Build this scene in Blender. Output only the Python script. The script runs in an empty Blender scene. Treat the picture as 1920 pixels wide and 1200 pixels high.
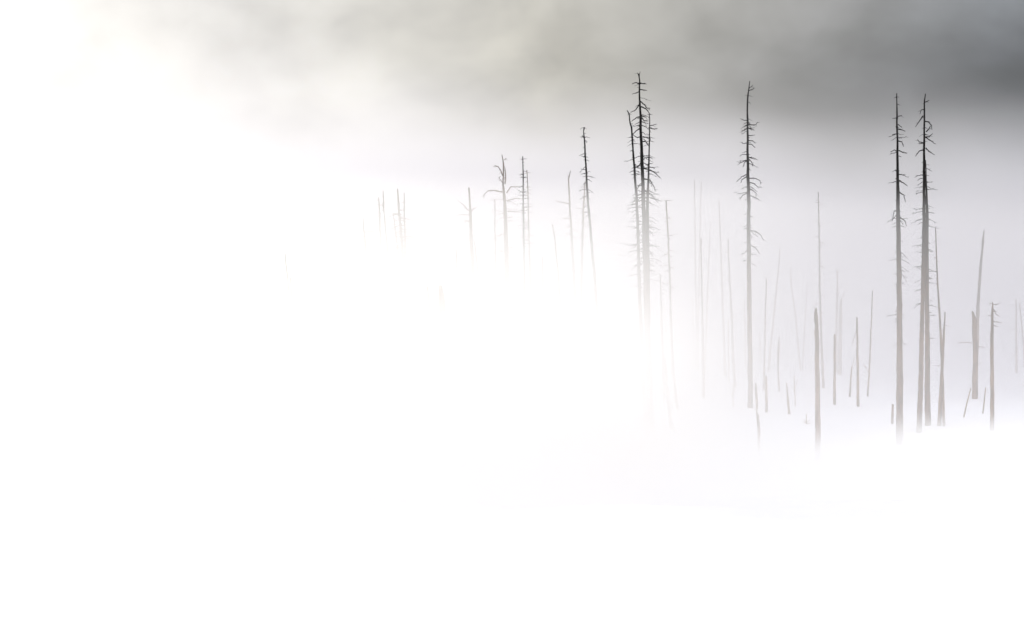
import bpy, math, random
from mathutils import Vector, noise as mnoise
R = math.radians
sc = bpy.context.scene
col = sc.collection

# ---------------------------------------------------------------- camera
F_PX, HC = 2667.0, 7.8            # focal length in photo pixels (50 mm on 36 mm), eye height above the snow at the trees
cd = bpy.data.cameras.new('camera'); cam = bpy.data.objects.new('camera', cd); col.objects.link(cam)
cam.location = (0, 0, HC); cam.rotation_euler = (R(90), 0, 0)
cd.lens = 50; cd.sensor_width = 36; cd.clip_start = 0.5; cd.clip_end = 5000
sc.camera = cam

# ---------------------------------------------------------------- light, sky, exposure
SUN_EL, SUN_AZ = R(20), R(-32)    # sun behind the cloud, ahead and to the left
sd = bpy.data.lights.new('sun', 'SUN'); sun = bpy.data.objects.new('sun', sd); col.objects.link(sun)
sd.energy = 2.3; sd.angle = R(12); sd.color = (1.0, .965, .91)
sv = Vector((math.sin(SUN_AZ)*math.cos(SUN_EL), math.cos(SUN_AZ)*math.cos(SUN_EL), math.sin(SUN_EL)))
sun.rotation_euler = (-sv).to_track_quat('-Z', 'Y').to_euler()
sc.view_settings.view_transform = 'Standard'; sc.view_settings.look = 'None'
sc.view_settings.exposure = -0.43; sc.view_settings.gamma = 1
sc.cycles.use_denoising = True
sc.cycles.volume_bounces = 8
sc.cycles.max_bounces = 10
sc.cycles.volume_step_rate = 1.0
sc.cycles.volume_max_steps = 256

class NT:
    """small helper to write node formulas"""
    def __init__(s, tree): s.t = tree; s.n = tree.nodes; s.l = tree.links
    def m(s, op, a, b=None, c=None, clamp=False):
        n = s.n.new('ShaderNodeMath'); n.operation = op; n.use_clamp = clamp
        for i, v in enumerate((a, b, c)):
            if v is None: continue
            if isinstance(v, (int, float)): n.inputs[i].default_value = v
            else: s.l.new(v, n.inputs[i])
        return n.outputs[0]
    def ramp(s, v, a, b, c=0.0, d=1.0, smooth=True):
        n = s.n.new('ShaderNodeMapRange'); n.interpolation_type = 'SMOOTHSTEP' if smooth else 'LINEAR'
        s.l.new(v, n.inputs[0])
        for i, x in ((1, a), (2, b), (3, c), (4, d)):
            if isinstance(x, (int, float)): n.inputs[i].default_value = x
            else: s.l.new(x, n.inputs[i])
        return n.outputs[0]
    def noise(s, vec, scale, detail=3, rough=.5, dist=0.0):
        n = s.n.new('ShaderNodeTexNoise'); s.l.new(vec, n.inputs['Vector'])
        n.inputs['Scale'].default_value = scale; n.inputs['Detail'].default_value = detail
        n.inputs['Roughness'].default_value = rough; n.inputs['Distortion'].default_value = dist
        return n.outputs[0]
    def mapv(s, vec, scale=(1,1,1), loc=(0,0,0), rot=(0,0,0)):
        n = s.n.new('ShaderNodeMapping'); s.l.new(vec, n.inputs[0])
        n.inputs['Scale'].default_value = scale; n.inputs['Location'].default_value = loc
        n.inputs['Rotation'].default_value = rot
        return n.outputs[0]
    def mix(s, f, a, b):
        n = s.n.new('ShaderNodeMix'); n.data_type = 'RGBA'; n.clamp_factor = True
        for k, v in ((0, f), (6, a), (7, b)):
            if isinstance(v, (int, float)): n.inputs[k].default_value = v
            elif isinstance(v, tuple): n.inputs[k].default_value = (*v, 1)
            else: s.l.new(v, n.inputs[k])
        return n.outputs[2]
    def xyz(s, vec):
        n = s.n.new('ShaderNodeSeparateXYZ'); s.l.new(vec, n.inputs[0]); return n.outputs

w = bpy.data.worlds.new('World'); sc.world = w; w.use_nodes = True
T = NT(w.node_tree); T.n.clear()
out = T.n.new('ShaderNodeOutputWorld'); bg = T.n.new('ShaderNodeBackground'); T.l.new(bg.outputs[0], out.inputs[0])
sky = T.n.new('ShaderNodeTexSky'); sky.sky_type = 'NISHITA'; sky.sun_disc = False
sky.sun_elevation = SUN_EL; sky.sun_rotation = SUN_AZ; sky.dust_density = 3
tc = T.n.new('ShaderNodeTexCoord').outputs['Generated']
dx, dy, dz = T.xyz(tc)
# an overcast of storm cloud: bright where the sun stands behind it, heavy and dark away to the right
big = T.noise(T.mapv(tc, (1, 1, 1.5), (2.3, .4, 1.1)), 4.0, 3, .5, .15)
fine = T.noise(T.mapv(tc, (1, 1, 1.5), (5.1, 1.4, 3.7), (0, R(25), 0)), 11.0, 4, .5, .2)
cl = T.m('ADD', T.m('MULTIPLY', T.m('SUBTRACT', big, .5), .8), T.m('MULTIPLY', T.m('SUBTRACT', fine, .5), .55))
u = T.ramp(T.m('ADD', dx, T.m('MULTIPLY', cl, .22)), -.5, .5, 0, 1, False)
cr = T.n.new('ShaderNodeValToRGB'); T.l.new(u, cr.inputs[0]); e = cr.color_ramp.elements
stops = [(.0, (17, 16.9, 16.6)), (.14, (12.9, 12.85, 12.75)), (.30, (9.9, 9.85, 9.7)), (.5, (8.9, 8.65, 7.8)), (.7, (6.1, 6.05, 5.9)), (.83, (4.45, 4.65, 4.95)), (1, (3.3, 3.55, 3.95))]
while len(e) < len(stops): e.new(.5)
for el, (p_, c_) in zip(e, stops): el.position = p_; el.color = (*[v/25 for v in c_], 1)
vm0 = T.n.new('ShaderNodeVectorMath'); vm0.operation = 'SCALE'; T.l.new(cr.outputs[0], vm0.inputs[0]); vm0.inputs['Scale'].default_value = 26.5
dzn = T.m('ADD', dz, T.m('MULTIPLY', cl, .09))
band = T.m('MULTIPLY', T.m('MULTIPLY', T.ramp(dzn, .09, .15), T.ramp(dzn, .27, .15)), T.ramp(dx, -.1, .36, 0, .7))   # the heavy cloud base
vm1 = T.n.new('ShaderNodeVectorMath'); vm1.operation = 'SCALE'; T.l.new(vm0.outputs[0], vm1.inputs[0]); T.l.new(T.m('SUBTRACT', 1.0, band), vm1.inputs['Scale'])
cloud = T.mix(T.ramp(dy, .35, -.3), vm1.outputs[0], (11, 11, 11))
cloud = T.mix(T.ramp(dz, .3, .9), cloud, (18.5, 18.5, 19))          # an overcast sky is brightest overhead
tex = T.m('ADD', T.m('ADD', .97, T.m('MULTIPLY', cl, .6)), T.m('MULTIPLY', T.m('SUBTRACT', fine, .5), .65))
vm = T.n.new('ShaderNodeVectorMath'); vm.operation = 'SCALE'; T.l.new(cloud, vm.inputs[0]); T.l.new(tex, vm.inputs['Scale'])
T.l.new(T.mix(.93, sky.outputs[0], vm.outputs[0]), bg.inputs[0]); bg.inputs[1].default_value = 0.1

# ---------------------------------------------------------------- terrain
def hill(x, y):
    pts = [(-700, 14), (-60, 10), (0, 6), (30, 3.4), (60, .75), (89, 0), (105, 1.25), (125, 2.3), (160, 4.2), (200, 6.3), (300, 10), (700, 16)]
    z = pts[-1][1]
    for (a, za), (b, zb) in zip(pts, pts[1:]):
        if y <= b:
            t = max(0, (y-a)/(b-a)); z = za+(zb-za)*t; break
    return z
def ground(x, y):
    z = sum(hill(x, y+d)*k for d, k in ((-8, .2), (-4, .2), (0, .2), (4, .2), (8, .2)))
    z += .35*mnoise.noise(Vector((x*.045+3, y*.05, 1))) + .38*mnoise.noise(Vector((x*.16, y*.14, 4))) + .12*mnoise.noise(Vector((x*.4, y*.35, 7)))
    z += .012*max(0, -x-4)*min(1, max(0, y-60)/60)
    return z
def at(px, py, D): return Vector(((px-960)*D/F_PX, D, HC+(600-py)*D/F_PX))
def depth_of_base(px, py):
    D = 55.0
    while D < 260:
        p = at(px, py, D)
        if p.z <= ground(p.x, D): return D
        D += .25
    return 260.

def material(name):
    m = bpy.data.materials.new(name); m.use_nodes = True; t = NT(m.node_tree); t.n.clear()
    o = t.n.new('ShaderNodeOutputMaterial'); return m, t, o

def mesh_obj(name, vs, fs, mat=None, parent=None, smooth=True):
    me = bpy.data.meshes.new(name); me.from_pydata([tuple(v) for v in vs], [], fs); me.update()
    if smooth: me.polygons.foreach_set('use_smooth', [True]*len(me.polygons))
    o = bpy.data.objects.new(name, me); col.objects.link(o)
    if mat: me.materials.append(mat)
    if parent: o.parent = parent
    return o

# snow
m_snow, t, o = material('snow')
b = t.n.new('ShaderNodeBsdfPrincipled'); t.l.new(b.outputs[0], o.inputs[0])
oc = t.n.new('ShaderNodeTexCoord').outputs['Object']
n1 = t.noise(oc, .25, 4, .6); n2 = t.noise(oc, 2.5, 5, .6)
t.l.new(t.mix(n1, (.86, .87, .95), (.93, .93, .97)), b.inputs['Base Color']); b.inputs['Roughness'].default_value = .65
bp = t.n.new('ShaderNodeBump'); bp.inputs['Strength'].default_value = .5; bp.inputs['Distance'].default_value = .12
t.l.new(t.m('ADD', t.m('MULTIPLY', n1, 1.5), t.m('MULTIPLY', n2, .35)), bp.inputs['Height']); t.l.new(bp.outputs[0], b.inputs['Normal'])

def axis(lo, hi, f0, f1, step, grow):
    a = [f0+i*step for i in range(int((f1-f0)/step)+1)]
    s, x = step, a[-1]
    while x < hi: s *= grow; x = min(hi, x+s); a.append(x)
    s, x = step, a[0]; pre = []
    while x > lo: s *= grow; x = max(lo, x-s); pre.append(x)
    return pre[::-1]+a
xs = axis(-700, 700, -50, 50, 1.0, 1.2); ys = axis(-300, 700, 4, 180, 1.0, 1.2)
vs = [(x, y, ground(x, y)) for y in ys for x in xs]; W = len(xs)
fs = [(j*W+i, j*W+i+1, (j+1)*W+i+1, (j+1)*W+i) for j in range(len(ys)-1) for i in range(W-1)]
g = mesh_obj('snow_ground', vs, fs, m_snow); g['kind'] = 'structure'; g['label'] = 'white snow slope under the burnt trees'

# ---------------------------------------------------------------- burnt wood
def wood(name, dark, pale, z0, z1):
    """dark tone towards the top, shifting to the paler tone lower down"""
    m, t, o = material(name)
    b = t.n.new('ShaderNodeBsdfPrincipled'); t.l.new(b.outputs[0], o.inputs[0]); b.inputs['Roughness'].default_value = .9
    b.inputs['Specular IOR Level'].default_value = .15
    oc = t.n.new('ShaderNodeTexCoord').outputs['Object']
    n = t.noise(t.mapv(oc, (6, 6, .8)), 1.0, 5, .65); n2 = t.noise(oc, .5, 3)
    z = t.xyz(oc)[2]
    f = t.ramp(t.m('ADD', z, t.m('MULTIPLY', t.m('SUBTRACT', n2, .5), 3.0)), z0, z1)
    c = t.mix(f, pale, dark); c = t.mix(t.ramp(n, .42, .62), c, t.mix(.55, c, (0.006, .005, .005)))
    t.l.new(c, b.inputs['Base Color'])
    bp = t.n.new('ShaderNodeBump'); bp.inputs['Strength'].default_value = .7; bp.inputs['Distance'].default_value = .03
    t.l.new(n, bp.inputs['Height']); t.l.new(bp.outputs[0], b.inputs['Normal'])
    return m
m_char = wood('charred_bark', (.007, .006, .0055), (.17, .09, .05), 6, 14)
m_old = wood('weathered_fog_paled_wood', (.14, .093, .063), (.27, .165, .108), 2, 10)  # weathered burnt wood, lightened in colour to imitate fog over the smaller snags
m_pale = wood('fog_paled_wood', (.20, .14, .09), (.34, .235, .15), 2, 12)  # fog's paling put into the wood colour of the faint trees
m_twig = wood('charred_twig', (.007, .006, .0055), (.08, .055, .038), 6, 14)

class Tube:
    def __init__(s): s.v = []; s.f = []
    def add(s, pts, rad, n=8, rough=0.0, seed=0, jag=False):
        """tapered tube along a polyline"""
        base = len(s.v); m = len(pts); rnd = random.Random(seed)
        for i, p in enumerate(pts):
            d = (pts[min(i+1, m-1)]-pts[max(i-1, 0)]).normalized()
            ref = Vector((0, 1, 0)) if abs(d.y) < .8 else Vector((1, 0, 0))
            a = d.cross(ref).normalized(); c = d.cross(a)
            for k in range(n):
                th = 2*math.pi*k/n
                r = rad[i]*(1+rough*(mnoise.noise(Vector((math.cos(th)*1.3+seed*3.7, math.sin(th)*1.3, p.z*1.6)))
                                     + .6*mnoise.noise(Vector((math.cos(th)*2+seed, math.sin(th)*2, p.z*5)))))
                q = p+(a*math.cos(th)+c*math.sin(th))*r
                if jag and i == 0: q = q - d*rad[i]*rnd.uniform(-1.5, 3.5)
                s.v.append(q)
        for i in range(m-1):
            for k in range(n):
                k2 = (k+1) % n
                s.f.append((base+i*n+k, base+i*n+k2, base+(i+1)*n+k2, base+(i+1)*n+k))
        s.f.append(tuple(base+k for k in range(n-1, -1, -1)))
        s.f.append(tuple(base+(m-1)*n+k for k in range(n)))
    def build(s, name, mat, parent, smooth=True): return mesh_obj(name, s.v, s.f, mat, parent, smooth)

def lerp_poly(pts, vals, ys):
    """pts sorted by y pixel; sample x and value at ys"""
    out = []
    for y in ys:
        for i in range(len(pts)-1):
            if y <= pts[i+1][1] or i == len(pts)-2:
                t = (y-pts[i][1])/(pts[i+1][1]-pts[i][1]); break
        out.append((pts[i][0]+(pts[i+1][0]-pts[i][0])*t, vals[i]+(vals[i+1]-vals[i])*t))
    return out

def twig(tb, p0, az, length, r0, droop, rnd, up=.1, kids=3, segs=7, level=0):
    """a crooked dead branch: leaves the stem, sags, and turns up or down again at the tip"""
    d = Vector((math.cos(az), math.sin(az), up)).normalized()
    pts = [p0.copy()]; p = p0.copy(); side = rnd.uniform(-.25, .25); tip = rnd.choice((-1, -1, 1))*rnd.uniform(.1, .5)
    for i in range(segs):
        t = (i+1)/segs
        dd = d + Vector((-math.sin(az)*side*t*2, math.cos(az)*side*t*2, -droop*(math.sin(t*2.6)) + (tip*t*t if t > .6 else 0)))
        dd += Vector((rnd.uniform(-.22, .22), rnd.uniform(-.22, .22), rnd.uniform(-.26, .26)))
        p = p + dd.normalized()*length/segs; pts.append(p.copy())
    tb.add(pts, [r0*(1-.72*i/segs) for i in range(segs+1)], 4 if level else 5)
    if level < 2:
        for k in range(kids):
            i = rnd.randint(max(1, segs//3), segs)
            twig(tb, pts[i], az+rnd.choice((-1, 1))*rnd.uniform(.3, 1.1), length*rnd.uniform(.14, .36), r0*.55,
                 rnd.uniform(-.2, .8), rnd, rnd.uniform(-.5, .4), 1 if (level == 0 and length > .8) else 0, 4, level+1)

SNAGS = 'burnt dead conifers standing in the fog'
def snag(label, pts, wid, D=None, br=None, limbs=(), hidden_base=False, seed=1, mat=None, forks=(), cat='dead tree', name='dead_tree', rough=.16, jag=False, split=False, group=SNAGS, twr=.026):
    """pts: outline down the stem (photo px), wid: stem width at those points; br: (y0, y1, count, len_top, len_mid, len_low, droop)"""
    rnd = random.Random(seed)
    x, y = pts[-1]
    if D is None: D = depth_of_base(x, y)
    p = at(x, y, D); zb = ground(p.x, D)
    # the stem carries on in its own line down into the snow
    pts = list(pts); wid = list(wid)
    ybase = 600+(HC-zb+.35)*F_PX/D
    if ybase > y+1:
        sl = (pts[-1][0]-pts[-2][0])/max(1, pts[-1][1]-pts[-2][1])
        pts.append((x+sl*(ybase-y), ybase)); wid.append(wid[-1]*1.12)
    k = D/F_PX
    base = at(pts[-1][0], pts[-1][1], D); org = Vector((base.x, D, zb))
    e = bpy.data.objects.new(name, None); col.objects.link(e); e.location = org; e.empty_display_size = .5
    e['label'] = label; e['category'] = cat
    if group: e['group'] = group
    y0, y1 = pts[0][1], pts[-1][1]
    step = max(2.0, .22/k); ns = max(4, int((y1-y0)/step))
    ysm = [y0+(y1-y0)*i/ns for i in range(ns+1)]
    sm = lerp_poly(pts, wid, ysm)
    wob = .012 if not jag else .02
    c = []; rr = []
    for (xx, ww), yy in zip(sm, ysm):
        q = at(xx, yy, D)-org
        q.x += wob*mnoise.noise(Vector((q.z*.9, seed, 0)))*2.2; q.y += .06*mnoise.noise(Vector((q.z*.25, seed, 9)))*2
        c.append(q); rr.append(max(.03, ww*k*.56))
    tb = Tube(); tb.add(c, rr, 10, rough, seed, jag); tb.build('trunk', mat or m_char, e)
    def stem_at(yy):
        i = min(ns, max(0, int((yy-y0)/(y1-y0)*ns))); return c[i], rr[i]
    single = Tube()
    def finish(t2):
        if split: t2.build('branch', m_twig if mat is None else mat, e)
        else:
            b0 = len(single.v); single.v += t2.v; single.f += [tuple(i+b0 for i in f) for f in t2.f]
    for lp in list(limbs)+list(forks):
        lw = lp[0]; t2 = Tube(); L = [at(lp[i], lp[i+1], D)-org for i in range(1, len(lp), 2)]
        for i, q in enumerate(L): q.y += .25*math.sin(i*1.1+seed)*(1 if i else 0)*k*20*.3
        L2 = []
        for a, b_ in zip(L, L[1:]):
            for j in range(3): 
                q = a.lerp(b_, j/3)
                if j: q += Vector((rnd.uniform(-1, 1), 0, rnd.uniform(-1, 1)))*.018
                L2.append(q)
        L2.append(L[-1])
        nn = len(L2)-1
        t2.add(L2, [max(.008, lw*k*(.62 if D < 100 else .52)*(1-.6*i/nn)) for i in range(nn+1)], 6)
        for i in range(2, nn, 2):
            if rnd.random() < .75:
                az = 0 if L2[-1].x > L2[0].x else math.pi
                twig(t2, L2[i], az+rnd.uniform(-.9, .9), rnd.uniform(3, 8)*k, lw*k*.22, .3, rnd, rnd.uniform(-.8, .6), 0, 4, 1)
        finish(t2)
    if br:
        ya, yb, cnt, l0, l1, l2, droop = br
        az = rnd.uniform(0, 6.28)
        for i in range(cnt):
            t_ = (i+rnd.uniform(0, 1))/cnt; t_ = min(1, max(0, t_+.035*math.sin(t_*34+seed)+.02*math.sin(t_*71+seed*2))); yy = ya+(yb-ya)*t_
            az += 2.4+rnd.uniform(-.7, .7)
            if abs(math.cos(az)) < .35 and rnd.random() < .5: az += 1.2
            L = (l0+(l1-l0)*t_*2) if t_ < .5 else (l1+(l2-l1)*(t_-.5)*2)
            L *= rnd.choice((.25, .4, .6, .8, 1.0, 1.15, 1.5))*k
            q, r_ = stem_at(yy); t2 = Tube()
            twig(t2, q+Vector((math.cos(az), math.sin(az), 0))*r_*.5, az, L, twr*rnd.uniform(.8, 1.25)*(.75 if t_ < .2 else 1)*(D/92), droop*rnd.uniform(.4, 1.3), rnd,
                 rnd.uniform(-.15, .35), 3 if L > 12*k else 1)
            finish(t2)
    if single.v: single.build('crown', m_twig if mat is None else mat, e)
    return e
#TREES-BEGIN
# ---------------------------------------------------------------- the near, dark snags
snag('straight black tree with many short drooping branches, left of the two tallest on the right',
     [(1681,175),(1682,215),(1683,300),(1684,400),(1686,520),(1687,620),(1687,835)], [1.4,2.6,4,6.5,8.5,9.5,12.5],
     br=(186,650,88,8,18,18,.6), seed=11, split=True,
     limbs=[(1.6,1684,221,1673,222), (1.6,1684,218,1691,216), (1.6,1684,233,1691,238), (1.8,1684,242,1690,243,1698,246), (1.5,1682,251,1673,252),
            (1.8,1684,264,1691,266,1695,275), (1.8,1684,284,1677,281,1670,285), (1.8,1685,282,1693,286,1701,287), (2,1686,338,1694,343,1702,349),
            (2,1686,360,1695,366,1698,379), (2,1685,392,1676,397,1673,415), (2,1687,407,1697,415,1700,424)])
snag('black tree with crooked top and curling branches, right of the two tallest on the right',
     [(1735,176),(1733,190),(1733,260),(1733,330),(1732,450),(1730,560),(1727,700),(1723,812)], [1.2,2.4,3.4,4.6,5.6,6.5,8,9.5],
     br=(200,640,80,7,15,14,.5), seed=12, split=True,
     limbs=[(1.8,1733,192,1738,190,1743,188), (1.6,1732,205,1728,206,1725,214), (2,1731,217,1725,226,1717,238), (2,1733,227,1742,229,1747,234,1748,243),
            (2,1737,247,1743,240,1745,235), (2,1735,257,1743,256,1749,250), (2,1735,257,1744,263,1755,270), (1.8,1732,268,1724,266,1721,261),
            (1.8,1731,268,1724,270), (2,1732,281,1724,283,1717,293), (2,1736,277,1742,284,1753,290)])
snag('grey brown bare trunk pressed close behind the crooked topped tall tree on the right',
     [(1736,300),(1738,400),(1738,560),(1739,700),(1740,798)], [.8,5,7,8.5,10.5], br=(330,640,70,11,15,12,.4), seed=13, split=True)
snag('lone tall black tree with a curved tip and spreading branches, alone at centre right',
     [(1406,152),(1404,165),(1402,182),(1401,215),(1402,260),(1402,300),(1404,380),(1404,500),(1406,640),(1407,765)], [1,1.8,2.6,3,3.4,4.2,5.6,7,8,9],
     br=(160,500,72,5,16,17,.6), seed=14, split=True,
     limbs=[(1.8,1403,171,1409,168,1415,165), (1.5,1404,166,1408,163,1412,159), (1.6,1401,226,1394,225,1388,222), (2,1403,233,1411,234,1417,234,1420,229),
            (1.8,1402,240,1395,245,1390,244), (1.8,1403,240,1410,243,1415,244), (1.6,1403,254,1416,253), (1.6,1401,268,1393,269,1391,266),
            (1.8,1403,263,1411,264,1416,269), (1.8,1404,270,1410,271,1415,277), (1.8,1403,300,1396,305,1394,313), (1.8,1404,298,1409,303,1412,312),
            (2,1402,327,1391,331,1381,341), (2,1403,328,1391,337,1389,343), (2,1405,334,1415,334,1425,339,1426,346), (2,1406,342,1414,344,1421,351,1428,351),
            (2,1403,361,1392,366,1387,375), (2,1406,354,1412,357,1418,363,1417,370), (2,1407,432,1418,434,1427,441,1431,452), (2,1407,459,1418,466,1425,477)])
snag('tallest black tree of the central cluster, broad ragged crown of dead branches',
     [(1197,138),(1199,150),(1199,180),(1200,200),(1203,280),(1206,360),(1209,450),(1212,560),(1215,640)], [1.4,2.2,2.8,3.6,5,6,8,9.5,10.5], D=92,
     br=(146,560,80,10,26,32,.6), seed=15, split=True,
     limbs=[(1.4,1198,146,1199,138,1200,134), (1.4,1198,142,1195,136), (1.8,1198,156,1191,155,1185,158), (1.8,1199,155,1207,157,1211,157), (1.8,1200,168,1208,169,1213,170),
            (1.6,1198,172,1193,174,1185,177), (2,1201,190,1208,196,1213,203,1219,203), (2.2,1202,200,1211,204,1219,215), (2,1199,195,1192,206,1182,211),
            (2.2,1201,218,1193,221,1184,228), (2,1203,217,1208,219,1211,220), (2,1203,220,1207,226,1216,227), (2,1201,240,1192,246,1186,252), (2,1202,256,1195,258,1184,252),
            (2.2,1205,257,1211,257,1218,262), (2,1205,265,1211,266,1216,274), (2.2,1206,315,1217,318,1229,325,1238,334), (2.2,1206,335,1219,338,1226,350,1229,359),
            (2,1207,357,1221,364,1233,380), (2,1205,345,1197,350,1190,362), (2,1206,362,1195,367,1185,382)])
snag('thin black tree with a bent tufted top, left member of the central cluster',
     [(1176,207),(1180,214),(1181,230),(1184,238),(1188,300),(1193,360),(1196,430),(1199,540),(1203,640)], [1.4,2.2,2.2,2.8,3.2,4,4.5,5.5,6.5], D=94,
     br=(212,520,66,6,16,22,.5), seed=16, split=True)
snag('thin black tree with a bare upper stem, right member of the central cluster',
     [(1217,214),(1218,225),(1218,260),(1216,330),(1214,380),(1215,460),(1216,600)], [1,1.6,2,3,4.5,5,6], D=95,
     br=(220,520,66,7,18,24,.5), seed=17, split=True, limbs=[(1.4,1219,236,1226,234,1231,232), (1.6,1219,240,1228,242,1233,241)])
snag('slender black tree leaning left, alone between the central cluster and the pale trees',
     [(1095,239),(1094,246),(1096,262),(1098,300),(1101,360),(1107,430),(1115,520),(1121,600),(1127,660)], [1,1.6,2.2,2.8,3.4,4,4.4,5,5.5], D=97,
     br=(240,430,56,8,12,9,.45), seed=18, split=True, limbs=[(1.4,1095,244,1097,238), (1.4,1096,258,1091,253)])
snag('broken limbless brown trunk with a splintered top in the right foreground',
     [(1530,580),(1530,586),(1531,604),(1532,612),(1531,622),(1531,640),(1533,720),(1533,868)], [3,5.5,7.5,5.5,8,7,8,9.5],
     seed=19, rough=.2, jag=True, mat=m_old, cat='tree snag', forks=[(2.2,1529,590,1528.6,578)])
snag('short thin snag narrowed by a notch, left of the splintered trunk in the foreground',
     [(1417,722),(1418,735),(1419.5,766),(1418.5,771),(1421,776),(1422,800),(1425,866)], [2.2,4.2,4,1.8,4.6,5,4.4],
     seed=20, rough=.2, jag=True, mat=m_old, cat='tree snag')
# ---------------------------------------------------------------- right half, paler and further off
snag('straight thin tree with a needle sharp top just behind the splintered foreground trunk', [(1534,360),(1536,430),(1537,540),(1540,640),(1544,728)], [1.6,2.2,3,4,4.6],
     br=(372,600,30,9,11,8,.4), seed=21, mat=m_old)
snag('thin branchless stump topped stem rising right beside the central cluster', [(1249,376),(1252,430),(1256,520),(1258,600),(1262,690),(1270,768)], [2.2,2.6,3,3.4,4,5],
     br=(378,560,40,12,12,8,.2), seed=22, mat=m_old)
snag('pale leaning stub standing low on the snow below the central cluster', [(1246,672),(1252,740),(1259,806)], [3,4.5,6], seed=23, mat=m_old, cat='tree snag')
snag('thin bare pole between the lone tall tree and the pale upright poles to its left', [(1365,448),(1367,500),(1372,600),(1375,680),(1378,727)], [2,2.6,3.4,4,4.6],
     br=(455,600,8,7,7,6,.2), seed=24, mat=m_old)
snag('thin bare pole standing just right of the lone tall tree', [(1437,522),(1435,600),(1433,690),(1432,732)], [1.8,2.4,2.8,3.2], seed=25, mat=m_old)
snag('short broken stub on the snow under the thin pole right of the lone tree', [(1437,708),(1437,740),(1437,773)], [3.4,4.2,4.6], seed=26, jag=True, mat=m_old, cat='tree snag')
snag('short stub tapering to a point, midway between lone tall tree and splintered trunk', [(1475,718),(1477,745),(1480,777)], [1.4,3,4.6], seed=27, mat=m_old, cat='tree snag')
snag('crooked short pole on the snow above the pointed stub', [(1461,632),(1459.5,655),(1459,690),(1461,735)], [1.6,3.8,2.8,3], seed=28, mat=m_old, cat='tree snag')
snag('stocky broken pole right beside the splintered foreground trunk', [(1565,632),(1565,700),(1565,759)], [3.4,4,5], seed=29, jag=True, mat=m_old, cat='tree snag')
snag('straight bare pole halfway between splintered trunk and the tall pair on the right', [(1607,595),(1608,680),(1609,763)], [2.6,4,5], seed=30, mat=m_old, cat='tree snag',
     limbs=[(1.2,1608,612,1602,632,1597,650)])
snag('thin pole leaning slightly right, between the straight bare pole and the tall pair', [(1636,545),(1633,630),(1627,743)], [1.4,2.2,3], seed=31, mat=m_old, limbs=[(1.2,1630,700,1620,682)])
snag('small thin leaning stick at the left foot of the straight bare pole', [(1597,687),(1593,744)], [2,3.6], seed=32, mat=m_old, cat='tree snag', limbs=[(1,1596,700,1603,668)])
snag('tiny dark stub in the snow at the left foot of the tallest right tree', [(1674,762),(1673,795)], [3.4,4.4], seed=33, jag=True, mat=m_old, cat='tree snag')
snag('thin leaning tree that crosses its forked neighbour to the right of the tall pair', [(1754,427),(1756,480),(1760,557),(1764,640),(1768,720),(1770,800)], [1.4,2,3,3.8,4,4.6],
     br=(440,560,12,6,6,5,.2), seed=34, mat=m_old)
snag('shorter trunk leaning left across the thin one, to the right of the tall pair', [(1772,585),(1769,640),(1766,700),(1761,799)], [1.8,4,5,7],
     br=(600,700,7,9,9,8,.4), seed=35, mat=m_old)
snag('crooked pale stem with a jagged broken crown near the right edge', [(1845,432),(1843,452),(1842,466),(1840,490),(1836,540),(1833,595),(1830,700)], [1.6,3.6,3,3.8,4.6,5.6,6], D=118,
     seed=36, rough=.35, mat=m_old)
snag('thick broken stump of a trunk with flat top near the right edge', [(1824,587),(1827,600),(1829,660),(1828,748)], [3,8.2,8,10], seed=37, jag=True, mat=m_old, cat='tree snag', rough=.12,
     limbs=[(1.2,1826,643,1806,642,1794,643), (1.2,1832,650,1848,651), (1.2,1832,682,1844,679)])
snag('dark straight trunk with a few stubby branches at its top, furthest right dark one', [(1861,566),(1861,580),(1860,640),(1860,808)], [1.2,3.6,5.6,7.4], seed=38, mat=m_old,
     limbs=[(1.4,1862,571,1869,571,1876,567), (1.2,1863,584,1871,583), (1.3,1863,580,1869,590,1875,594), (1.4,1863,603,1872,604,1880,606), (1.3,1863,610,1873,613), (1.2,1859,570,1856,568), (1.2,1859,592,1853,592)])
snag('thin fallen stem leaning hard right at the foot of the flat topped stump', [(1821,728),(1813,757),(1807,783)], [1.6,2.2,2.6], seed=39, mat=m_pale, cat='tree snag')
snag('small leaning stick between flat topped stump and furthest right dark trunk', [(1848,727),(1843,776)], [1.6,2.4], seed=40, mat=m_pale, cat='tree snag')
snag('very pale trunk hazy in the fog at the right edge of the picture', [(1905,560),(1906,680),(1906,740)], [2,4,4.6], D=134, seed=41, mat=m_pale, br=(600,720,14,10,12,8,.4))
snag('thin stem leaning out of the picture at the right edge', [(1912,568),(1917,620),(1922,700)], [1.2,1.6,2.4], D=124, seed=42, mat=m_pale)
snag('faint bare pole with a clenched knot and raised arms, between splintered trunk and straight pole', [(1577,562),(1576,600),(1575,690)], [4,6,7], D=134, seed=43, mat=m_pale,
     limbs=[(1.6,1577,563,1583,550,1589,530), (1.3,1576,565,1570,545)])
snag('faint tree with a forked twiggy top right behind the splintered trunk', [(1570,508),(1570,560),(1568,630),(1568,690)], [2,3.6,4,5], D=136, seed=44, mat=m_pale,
     limbs=[(1,1570,515,1564,490), (1,1570,520,1575,498), (1,1570,545,1580,530)])
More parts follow.
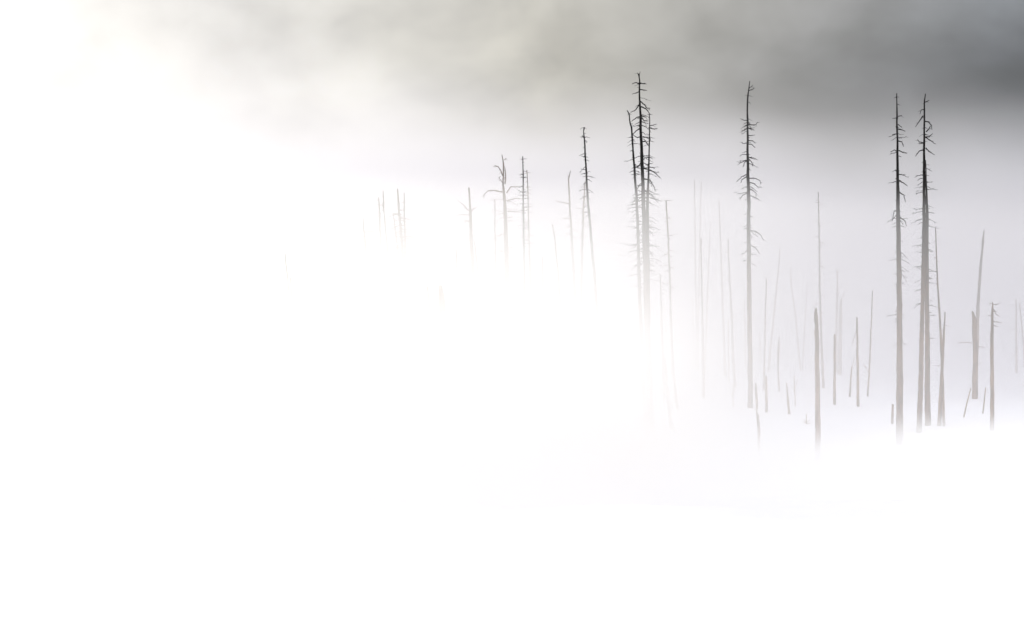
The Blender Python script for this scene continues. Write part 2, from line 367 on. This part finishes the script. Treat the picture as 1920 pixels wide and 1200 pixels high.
# faint poles behind, deep in the fog
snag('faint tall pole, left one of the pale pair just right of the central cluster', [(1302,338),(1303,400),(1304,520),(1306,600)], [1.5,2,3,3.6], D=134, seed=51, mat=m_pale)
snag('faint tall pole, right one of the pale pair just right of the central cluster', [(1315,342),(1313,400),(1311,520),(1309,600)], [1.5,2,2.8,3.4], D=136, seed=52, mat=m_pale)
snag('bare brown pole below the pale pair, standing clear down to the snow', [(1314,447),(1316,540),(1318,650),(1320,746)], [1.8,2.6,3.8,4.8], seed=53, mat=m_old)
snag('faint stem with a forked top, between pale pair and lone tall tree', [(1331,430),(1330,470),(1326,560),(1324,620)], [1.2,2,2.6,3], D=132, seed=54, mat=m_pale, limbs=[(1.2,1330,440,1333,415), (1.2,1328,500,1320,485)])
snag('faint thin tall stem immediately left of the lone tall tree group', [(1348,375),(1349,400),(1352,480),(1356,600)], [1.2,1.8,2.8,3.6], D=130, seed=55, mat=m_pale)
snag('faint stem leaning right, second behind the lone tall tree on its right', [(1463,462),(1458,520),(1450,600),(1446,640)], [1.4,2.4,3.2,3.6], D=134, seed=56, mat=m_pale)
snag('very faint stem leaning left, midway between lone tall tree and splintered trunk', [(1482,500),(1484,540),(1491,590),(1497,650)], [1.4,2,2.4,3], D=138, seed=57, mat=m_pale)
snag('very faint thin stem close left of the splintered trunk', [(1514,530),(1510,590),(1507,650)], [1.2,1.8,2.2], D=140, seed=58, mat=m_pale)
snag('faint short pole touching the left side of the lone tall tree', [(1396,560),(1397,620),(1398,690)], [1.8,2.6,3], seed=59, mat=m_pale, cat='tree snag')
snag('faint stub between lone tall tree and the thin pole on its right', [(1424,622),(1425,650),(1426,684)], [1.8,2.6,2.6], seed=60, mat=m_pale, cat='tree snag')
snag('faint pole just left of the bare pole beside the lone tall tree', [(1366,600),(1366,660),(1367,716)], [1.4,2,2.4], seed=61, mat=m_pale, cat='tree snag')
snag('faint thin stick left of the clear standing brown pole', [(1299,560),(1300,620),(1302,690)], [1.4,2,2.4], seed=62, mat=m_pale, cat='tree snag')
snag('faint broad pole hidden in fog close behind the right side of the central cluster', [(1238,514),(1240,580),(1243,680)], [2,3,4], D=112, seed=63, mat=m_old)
# ---------------------------------------------------------------- left, pale in thick fog
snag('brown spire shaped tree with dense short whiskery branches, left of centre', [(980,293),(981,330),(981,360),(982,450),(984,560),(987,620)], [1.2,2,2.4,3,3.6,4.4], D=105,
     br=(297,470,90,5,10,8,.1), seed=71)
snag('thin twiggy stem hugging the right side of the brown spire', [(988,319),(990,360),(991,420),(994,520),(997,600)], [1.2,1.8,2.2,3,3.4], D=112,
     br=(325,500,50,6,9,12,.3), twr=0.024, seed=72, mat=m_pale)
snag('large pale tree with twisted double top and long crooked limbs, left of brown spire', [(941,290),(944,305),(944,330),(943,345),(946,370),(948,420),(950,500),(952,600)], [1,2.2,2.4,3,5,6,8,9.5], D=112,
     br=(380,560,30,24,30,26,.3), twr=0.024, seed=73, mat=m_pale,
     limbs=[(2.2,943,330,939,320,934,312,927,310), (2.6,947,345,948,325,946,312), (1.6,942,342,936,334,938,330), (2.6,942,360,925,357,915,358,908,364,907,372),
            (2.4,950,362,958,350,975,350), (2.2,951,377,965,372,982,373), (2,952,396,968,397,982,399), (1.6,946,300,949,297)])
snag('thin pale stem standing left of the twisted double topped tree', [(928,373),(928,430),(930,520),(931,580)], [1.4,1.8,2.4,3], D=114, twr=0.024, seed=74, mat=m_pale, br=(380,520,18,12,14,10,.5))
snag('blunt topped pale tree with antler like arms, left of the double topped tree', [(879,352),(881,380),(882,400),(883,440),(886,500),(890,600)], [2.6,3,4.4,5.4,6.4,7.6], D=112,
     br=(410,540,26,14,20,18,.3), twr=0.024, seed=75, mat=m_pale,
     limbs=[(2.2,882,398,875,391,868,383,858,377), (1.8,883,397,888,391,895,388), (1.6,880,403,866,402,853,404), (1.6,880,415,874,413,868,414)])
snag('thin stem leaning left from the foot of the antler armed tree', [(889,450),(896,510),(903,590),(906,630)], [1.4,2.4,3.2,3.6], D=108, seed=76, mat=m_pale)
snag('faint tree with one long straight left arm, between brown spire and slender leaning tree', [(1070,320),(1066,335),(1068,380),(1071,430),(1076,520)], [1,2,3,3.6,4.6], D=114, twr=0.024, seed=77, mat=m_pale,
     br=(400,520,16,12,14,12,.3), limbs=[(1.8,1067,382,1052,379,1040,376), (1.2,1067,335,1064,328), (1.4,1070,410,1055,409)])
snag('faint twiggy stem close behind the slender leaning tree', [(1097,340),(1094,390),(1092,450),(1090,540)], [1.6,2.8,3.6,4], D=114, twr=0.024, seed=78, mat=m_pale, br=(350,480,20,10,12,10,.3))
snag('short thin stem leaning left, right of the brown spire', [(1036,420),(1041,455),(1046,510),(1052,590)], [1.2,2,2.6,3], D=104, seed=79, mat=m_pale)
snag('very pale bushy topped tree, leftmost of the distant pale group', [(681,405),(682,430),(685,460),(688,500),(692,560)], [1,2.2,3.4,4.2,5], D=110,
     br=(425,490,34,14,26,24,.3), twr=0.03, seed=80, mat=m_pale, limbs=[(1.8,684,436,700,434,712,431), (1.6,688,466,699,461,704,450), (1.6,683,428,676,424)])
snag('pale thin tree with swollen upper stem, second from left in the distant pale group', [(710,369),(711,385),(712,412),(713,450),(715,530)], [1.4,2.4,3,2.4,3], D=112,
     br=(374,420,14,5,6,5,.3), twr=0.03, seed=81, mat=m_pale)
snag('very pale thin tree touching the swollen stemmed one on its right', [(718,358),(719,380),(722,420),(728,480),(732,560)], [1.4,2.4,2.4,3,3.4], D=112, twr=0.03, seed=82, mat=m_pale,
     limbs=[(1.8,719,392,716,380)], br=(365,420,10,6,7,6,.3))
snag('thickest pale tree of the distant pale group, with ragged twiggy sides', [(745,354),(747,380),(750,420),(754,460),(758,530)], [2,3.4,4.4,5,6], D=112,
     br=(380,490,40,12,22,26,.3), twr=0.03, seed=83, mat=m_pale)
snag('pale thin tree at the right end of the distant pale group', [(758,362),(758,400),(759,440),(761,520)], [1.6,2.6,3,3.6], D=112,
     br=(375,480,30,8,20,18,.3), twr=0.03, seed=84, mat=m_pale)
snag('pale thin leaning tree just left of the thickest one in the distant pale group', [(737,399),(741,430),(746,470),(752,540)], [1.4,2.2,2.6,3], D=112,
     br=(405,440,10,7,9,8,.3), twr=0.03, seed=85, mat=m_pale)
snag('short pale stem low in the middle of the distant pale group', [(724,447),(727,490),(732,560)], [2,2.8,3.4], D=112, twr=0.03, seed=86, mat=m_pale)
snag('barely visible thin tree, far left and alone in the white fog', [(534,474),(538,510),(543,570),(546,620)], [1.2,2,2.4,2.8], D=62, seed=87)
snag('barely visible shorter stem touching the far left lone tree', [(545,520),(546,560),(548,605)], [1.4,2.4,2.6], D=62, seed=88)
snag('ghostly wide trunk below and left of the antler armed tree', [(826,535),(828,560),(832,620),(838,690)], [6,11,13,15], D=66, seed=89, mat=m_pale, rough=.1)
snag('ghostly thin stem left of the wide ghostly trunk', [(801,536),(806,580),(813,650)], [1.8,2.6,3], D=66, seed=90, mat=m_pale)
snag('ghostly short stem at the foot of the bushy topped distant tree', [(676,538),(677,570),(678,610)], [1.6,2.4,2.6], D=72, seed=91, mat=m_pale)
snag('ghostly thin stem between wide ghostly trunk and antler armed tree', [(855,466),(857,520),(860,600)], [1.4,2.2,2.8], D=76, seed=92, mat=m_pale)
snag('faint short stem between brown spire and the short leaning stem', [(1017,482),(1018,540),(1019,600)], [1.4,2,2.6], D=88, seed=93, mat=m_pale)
snag('small bare sapling on the snow left of the notched snag', [(1374,722),(1374,735),(1375,764)], [.8,1.2,1.6], seed=94, mat=m_pale, name='dead_sapling', cat='sapling', group=None,
     limbs=[(1,1374,745,1368,732), (1,1374,742,1380,728)])
snag('tiny twiggy shrub poking through the snow between the pointed stub and splintered trunk', [(1512,776),(1512,785),(1512,795)], [.8,1,1.2], seed=95, mat=m_pale, name='dead_shrub', cat='shrub', group=None,
     limbs=[(1,1512,793,1504,791), (1,1512,792,1507,785), (1,1512,792,1519,787), (1,1512,794,1521,794)])
snag('twiggy sapling behind the pointed stub on the snow', [(1489,705),(1490,730),(1491,762)], [.8,1.2,1.6], seed=96, mat=m_pale, name='dead_sapling', cat='sapling', group=None,
     limbs=[(1,1490,735,1484,722), (1,1490,730,1496,712)])
#TREES-END
# ---------------------------------------------------------------- air
def air(name, label, box, dens_fn, colour, g=.3, step=1.0):
    (x0, x1), (y0, y1), (z0, z1) = box
    vs = [(x, y, z) for x in (x0, x1) for y in (y0, y1) for z in (z0, z1)]
    fs = [(0, 1, 3, 2), (4, 6, 7, 5), (0, 4, 5, 1), (2, 3, 7, 6), (0, 2, 6, 4), (1, 5, 7, 3)]
    m, t, o = material(name)
    v = t.n.new('ShaderNodeVolumePrincipled'); t.l.new(v.outputs[0], o.inputs['Volume'])
    v.inputs['Color'].default_value = (*colour, 1); v.inputs['Anisotropy'].default_value = g
    d = dens_fn(t)
    if isinstance(d, float): v.inputs['Density'].default_value = d
    else: t.l.new(d, v.inputs['Density'])
    m.cycles.volume_step_rate = step; m.cycles.homogeneous_volume = isinstance(d, float)
    ob = mesh_obj(name, vs, fs, m, smooth=False); ob['kind'] = 'stuff'; ob['label'] = label; ob['category'] = 'fog'
    return ob
LIL = (.997, .997, .999)
air('haze', 'thin pale air over the whole snowfield', ((-720, 720), (-320, 720), (-3, 75)), lambda t: .00006, LIL)

def near_fog(t):
    oc = t.n.new('ShaderNodeTexCoord').outputs['Object']; x, y, z = t.xyz(oc)
    n = t.noise(t.mapv(oc, (1, .6, 1.3)), .11, 2, .5)
    nn = t.m('SUBTRACT', n, .5)
    zz = t.m('ADD', t.m('ADD', z, t.m('MULTIPLY', t.m('SUBTRACT', y, 50), -.0975)), t.m('ADD', t.m('MULTIPLY', nn, 1.4), t.ramp(x, 7, 14, 0, .9)))
    # soft upper surface near 12.5 m, thicker lower down; much thicker towards the left
    low = t.m('ADD', t.ramp(zz, 13.2, 11.9, 0, .42), t.ramp(zz, 12.3, 4.0, 0, .85, False))
    xx = t.m('ADD', x, t.m('MULTIPLY', nn, 2.5))
    sink = t.ramp(zz, 13.0, 7.5, 0.0, 1.25)
    left = t.m('ADD', t.ramp(xx, 9, 14, 1, .37), t.m('MULTIPLY', sink, t.m('ADD', t.ramp(xx, 7.6, 3.2, 0, 1.1), t.m('ADD', t.ramp(xx, 1, -8, 0, .35, False), t.m('MULTIPLY', t.ramp(z, 9, 6.5), t.ramp(xx, 6.8, 4, 0, 1.25))))))
    d = t.m('MULTIPLY', low, left)
    d = t.m('MULTIPLY', d, t.m('MULTIPLY', t.ramp(y, 26, 36), t.ramp(y, 84, 74)))
    d = t.m('MULTIPLY', d, t.m('ADD', .8, t.m('MULTIPLY', n, .4)))
    return t.m('MULTIPLY', d, .024)
air('fog_bank', 'low bank of fog drifting in front of the burnt trees, thick to the left', ((-130, 130), (25, 85), (-2, 17)), near_fog, (.964, .956, .942), .58, .4)

def far_fog(t):
    oc = t.n.new('ShaderNodeTexCoord').outputs['Object']; x, y, z = t.xyz(oc)
    n = t.noise(t.mapv(oc, (1, .8, 1.6), (7, 3, 1)), .045, 2.5, .5, .3)
    nn = t.m('SUBTRACT', n, .5)
    zz = t.m('ADD', t.m('ADD', z, t.m('MULTIPLY', nn, 16.0)), t.m('ADD', t.ramp(x, -45, -8, 2.5, 0), t.ramp(x, 0, 45, 1.8, 6.5, False)))
    top = t.ramp(zz, 34, 20)
    d = t.m('MULTIPLY', top, t.m('MULTIPLY', t.ramp(y, 97, 116), t.ramp(y, 270, 240)))
    return t.m('MULTIPLY', d, .042)
air('fog_bank', 'deep bank of fog filling the valley behind the burnt trees', ((-260, 260), (103, 272), (-2, 50)), far_fog, (.825, .820, .838), .68, .28)

def mist(t):
    oc = t.n.new('ShaderNodeTexCoord').outputs['Object']; x, y, z = t.xyz(oc)
    n = t.noise(t.mapv(oc, (1, .6, 1)), .09, 2, .5)
    zz = t.m('ADD', t.m('ADD', z, t.m('MULTIPLY', t.m('SUBTRACT', n, .5), .9)), t.ramp(x, 12, 17, 0, -.7))
    d = t.m('MULTIPLY', t.ramp(zz, 3.6, 1.9), t.m('MULTIPLY', t.ramp(y, 36, 46), t.ramp(y, 66, 56)))
    return t.m('MULTIPLY', d, .28)
air('ground_mist', 'knee of white mist lying on the snow in the foreground', ((-120, 120), (35, 67), (-1, 6)), mist, (1, 1, 1), .25, .4)
